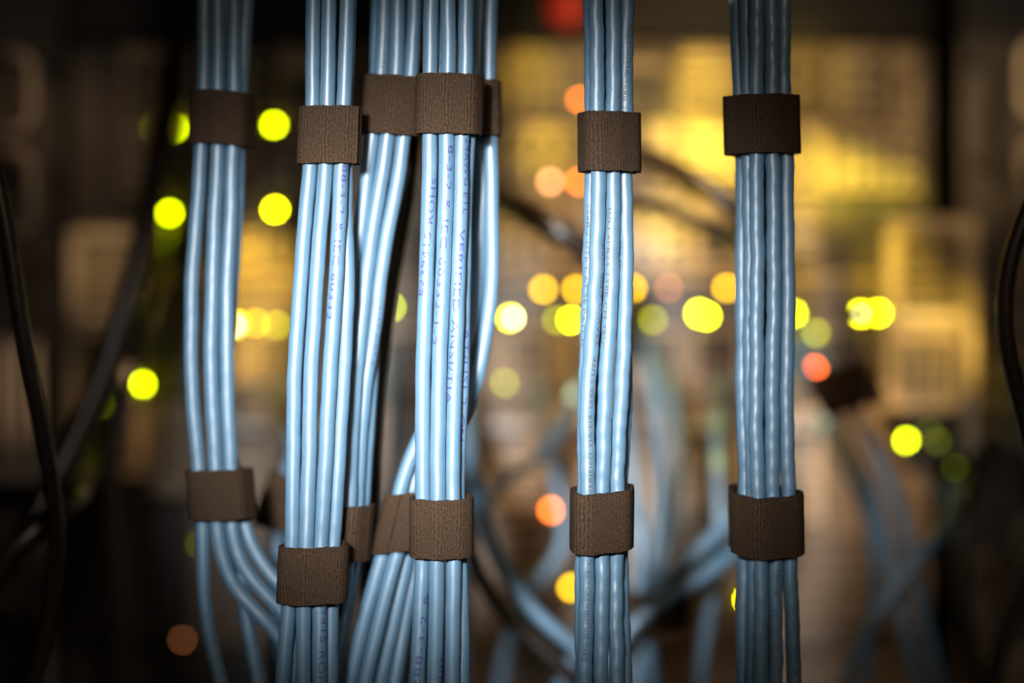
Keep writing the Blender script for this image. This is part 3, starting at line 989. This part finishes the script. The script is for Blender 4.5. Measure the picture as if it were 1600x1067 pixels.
# the middle tangle
cable3([(1010, 525, 0.293), (1018, 570, 0.24), (1026, 650, 0.20), (1034, 740, 0.19), (1030, 820, 0.185), (1014, 900, 0.18), (1004, 950, 0.18), (1012, 1010, 0.18), (1024, 1080, 0.18), (1030, 1200, 0.18), (1030, 2150, 0.18)], 0.0032, 'cable', BL + 'upright behind the bundle right of centre, passing the tie', GB)
cable3([(1035, 560, 0.293), (1048, 610, 0.24), (1060, 690, 0.21), (1058, 760, 0.20), (1045, 830, 0.19), (1030, 900, 0.187), (1014, 950, 0.187), (1000, 1010, 0.187), (992, 1080, 0.187), (985, 1200, 0.187), (985, 2150, 0.187)], 0.0032, 'cable', BL + 'right of the upright one, bending into the tie', GB)
cable3([(955, 560, 0.293), (975, 640, 0.24), (985, 720, 0.20), (996, 800, 0.175), (1004, 870, 0.172), (998, 945, 0.172), (975, 1010, 0.172), (955, 1080, 0.172), (945, 1200, 0.172), (945, 2150, 0.172)], 0.0032, 'cable', BL + 'close beside the bundle right of centre, above the tie', GB)
cable3([(1215, 700, 0.292), (1190, 760, 0.22), (1140, 815, 0.17), (1080, 872, 0.164), (1030, 918, 0.164), (990, 955, 0.164), (940, 985, 0.164), (880, 1040, 0.164), (860, 1200, 0.164), (860, 2150, 0.164)], 0.0036, 'cable', BL + 'running diagonally up from the tie to the right strap', GB)
cable3([(1240, 760, 0.292), (1200, 820, 0.22), (1140, 868, 0.16), (1085, 912, 0.1555), (1035, 940, 0.1555), (995, 965, 0.1555), (960, 1010, 0.1555), (930, 1080, 0.1555), (915, 1200, 0.1555), (915, 2150, 0.1555)], 0.0036, 'cable', BL + 'lower of the two diagonals left of the right strap', GB)
loop_tie(1004, 952, 0.172, 0.0135, 0.020, 'dark blurred tie gathering loose cables right of the bundle right of centre')
cable3([(1130, 590, 0.292), (1120, 650, 0.23), (1118, 720, 0.20), (1124, 800, 0.19), (1120, 900, 0.19), (1100, 1000, 0.19), (1090, 1100, 0.19), (1090, 2150, 0.19)], 0.0030, 'cable', BL + 'upright and dim just left of the rightmost bundle', GB)
cable3([(725, 560, 0.293), (728, 640, 0.22), (735, 720, 0.16), (750, 800, 0.135), (775, 872, 0.13), (818, 942, 0.13), (880, 998, 0.13), (940, 1040, 0.13), (990, 1110, 0.13), (1010, 1250, 0.13), (1010, 2200, 0.13)], 0.0036, 'cable', BL + 'sweeping down right between the central bundle and the next', GB)
cable3([(715, 600, 0.293), (716, 690, 0.20), (722, 790, 0.145), (738, 880, 0.14), (775, 948, 0.14), (830, 1000, 0.14), (890, 1050, 0.14), (930, 1120, 0.14), (940, 1250, 0.14), (940, 2200, 0.14)], 0.0036, 'black_cable', 'blurred black cable under the blue one sweeping right of centre', GB)
cable3([(905, 600, 0.293), (890, 640, 0.24), (868, 690, 0.21), (820, 730, 0.20), (770, 760, 0.20), (740, 820, 0.20), (725, 920, 0.20), (720, 1070, 0.20), (720, 1250, 0.2), (720, 2150, 0.2)], 0.0030, 'cable', BL + 'looping left behind the sweeping one, above the orange light', GB)
cable3([(840, 600, 0.293), (850, 660, 0.24), (870, 760, 0.225), (890, 850, 0.225), (850, 900, 0.225), (800, 960, 0.225), (780, 1070, 0.225), (780, 1250, 0.225), (780, 2130, 0.225)], 0.0030, 'cable', BL + 'hanging in front of the orange light left of centre right bundle', GB)
cable3([(608, 560, 0.293), (618, 620, 0.24), (622, 690, 0.21), (610, 770, 0.20), (590, 850, 0.20), (600, 950, 0.20), (640, 1070, 0.20), (650, 1250, 0.2), (650, 2150, 0.2)], 0.0034, 'cable', BL + 'in the gap between the slanting and central bundles', GB)
cable3([(420, 600, 0.293), (440, 660, 0.22), (462, 700, 0.13), (445, 745, 0.10), (428, 800, 0.095), (432, 870, 0.095), (428, 960, 0.095), (430, 1067, 0.095), (430, 1250, 0.095), (430, 2300, 0.095)], 0.003, 'cable', BL + 'leaving the half hidden tie left of the second bundle, left one', GB)
cable3([(455, 580, 0.293), (475, 660, 0.22), (488, 700, 0.13), (471, 750, 0.10), (454, 800, 0.095), (457, 870, 0.095), (458, 960, 0.095), (461, 1067, 0.095), (461, 1250, 0.095), (461, 2300, 0.095)], 0.003, 'cable', BL + 'leaving the half hidden tie left of the second bundle, right one', GB)
a0, a1 = P(445, 745, 0.10), P(428, 800, 0.095)
ct = P(447, 785, 0.0975)
wrap_strap([(ct.x - 0.0035, ct.y, 0.0047), (ct.x + 0.0035, ct.y, 0.0047)], lambda dz: (0.36 * dz, 0.08 * dz), ct.z, 0.023, -0.25, 'dark tilted tie half hidden left of the second bundle, behind it', 0.9, 1.6, 0.0, 0.0, 'black ties on the loose cables', 0.001)
ct = P(1318, 606, 0.2145)
wrap_strap([(ct.x - 0.004, ct.y, 0.008), (ct.x + 0.006, ct.y, 0.008)], lambda dz: (-0.55 * dz, 0.0), ct.z, 0.020, 0.3, 'black tie gathering the slanting blue run below the red light at right', 0.9, 1.6, 0.0, 0.0, 'black ties on the loose cables', 0.001)

# black power cables
PB = 'black power cables'
bk = lambda pts, r, lab: cable3(pts, r, 'black_cable', lab, PB, 0.0, 'power_cable')
bk([(-70, -1500, 0.03), (-60, 60, 0.03), (-25, 200, 0.03), (2, 310, 0.03), (18, 400, 0.03), (32, 500, 0.03), (50, 600, 0.032), (68, 680, 0.036), (82, 760, 0.045), (90, 850, 0.055), (80, 960, 0.06), (50, 1080, 0.06), (20, 1250, 0.06), (0, 2200, 0.06)], 0.0036, 'thick glossy black power cable at the left edge')
bk([(1680, -1500, 0.035), (1668, 150, 0.035), (1625, 290, 0.035), (1590, 360, 0.035), (1571, 430, 0.035), (1567, 500, 0.035), (1575, 560, 0.035), (1592, 620, 0.037), (1612, 700, 0.04), (1640, 850, 0.045), (1650, 1200, 0.05), (1650, 2200, 0.05)], 0.0036, 'thick glossy black power cable bowing in at the right edge')
bk([(282, 40, 0.29), (270, 130, 0.22), (253, 215, 0.185), (230, 350, 0.165), (200, 470, 0.155), (160, 590, 0.15), (103, 715, 0.14), (60, 800, 0.13), (10, 880, 0.12), (-60, 960, 0.12), (-110, 1200, 0.12), (-110, 2200, 0.12)], 0.0058, 'blurred thick black cable slanting down left past the slatted grille')
bk([(262, 375, 0.292), (256, 410, 0.25), (232, 480, 0.21), (205, 570, 0.195), (182, 660, 0.19), (168, 760, 0.19), (172, 850, 0.19), (182, 960, 0.19), (188, 1100, 0.19), (188, 2150, 0.19)], 0.0046, 'blurred black cable hanging straight below the slanting one at left')
bk([(140, 690, 0.286), (135, 740, 0.20), (118, 780, 0.10), (70, 815, 0.085), (20, 860, 0.08), (-20, 905, 0.08), (-35, 1100, 0.08), (-35, 2250, 0.08)], 0.0055, 'black cable crossing low at the left edge')
bk([(1516, 730, 0.292), (1514, 760, 0.24), (1505, 810, 0.225), (1499, 885, 0.225), (1508, 960, 0.225), (1525, 1060, 0.225), (1540, 1200, 0.225), (1540, 2100, 0.225)], 0.0042, 'blurred black cable hanging below the power supply at right')
bk([(1760, 500, 0.20), (1680, 760, 0.16), (1610, 880, 0.16), (1570, 970, 0.16), (1545, 1060, 0.16), (1530, 1200, 0.16), (1530, 2150, 0.16)], 0.0045, 'blurred black cable in the bottom right corner')
bk([(700, 235, 0.29), (740, 270, 0.24), (790, 315, 0.19), (850, 345, 0.16), (912, 386, 0.16), (960, 430, 0.20), (980, 500, 0.26), (985, 545, 0.288)], 0.0062, 'thick blurred black cable slanting behind the peach light')
bk([(930, 215, 0.29), (965, 225, 0.25), (1010, 245, 0.20), (1065, 270, 0.18), (1120, 300, 0.17), (1170, 340, 0.17), (1210, 420, 0.2), (1225, 540, 0.292)], 0.0050, 'blurred unlit blue cable, coloured black, slanting across the brightest amber patch')  # unlit blue cable; its dimness is put into a black jacket
bk([(935, 330, 0.292), (980, 318, 0.23), (1030, 322, 0.19), (1090, 350, 0.18), (1148, 364, 0.185), (1170, 400, 0.22), (1168, 450, 0.290)], 0.0034, 'thinner blurred black cable below the slanting one at the amber patch')
bk([(700, 20, 0.10), (672, 90, 0.062), (652, 160, 0.055), (642, 240, 0.055), (632, 330, 0.055), (614, 420, 0.055), (602, 500, 0.055), (590, 600, 0.055), (583, 720, 0.056), (578, 850, 0.06), (576, 1000, 0.06), (575, 1250, 0.06), (575, 2300, 0.06)], 0.0034, 'blue cable blackened for shade between the slanting and central bundles')  # blue cable in shade; the shade is painted as a black jacket
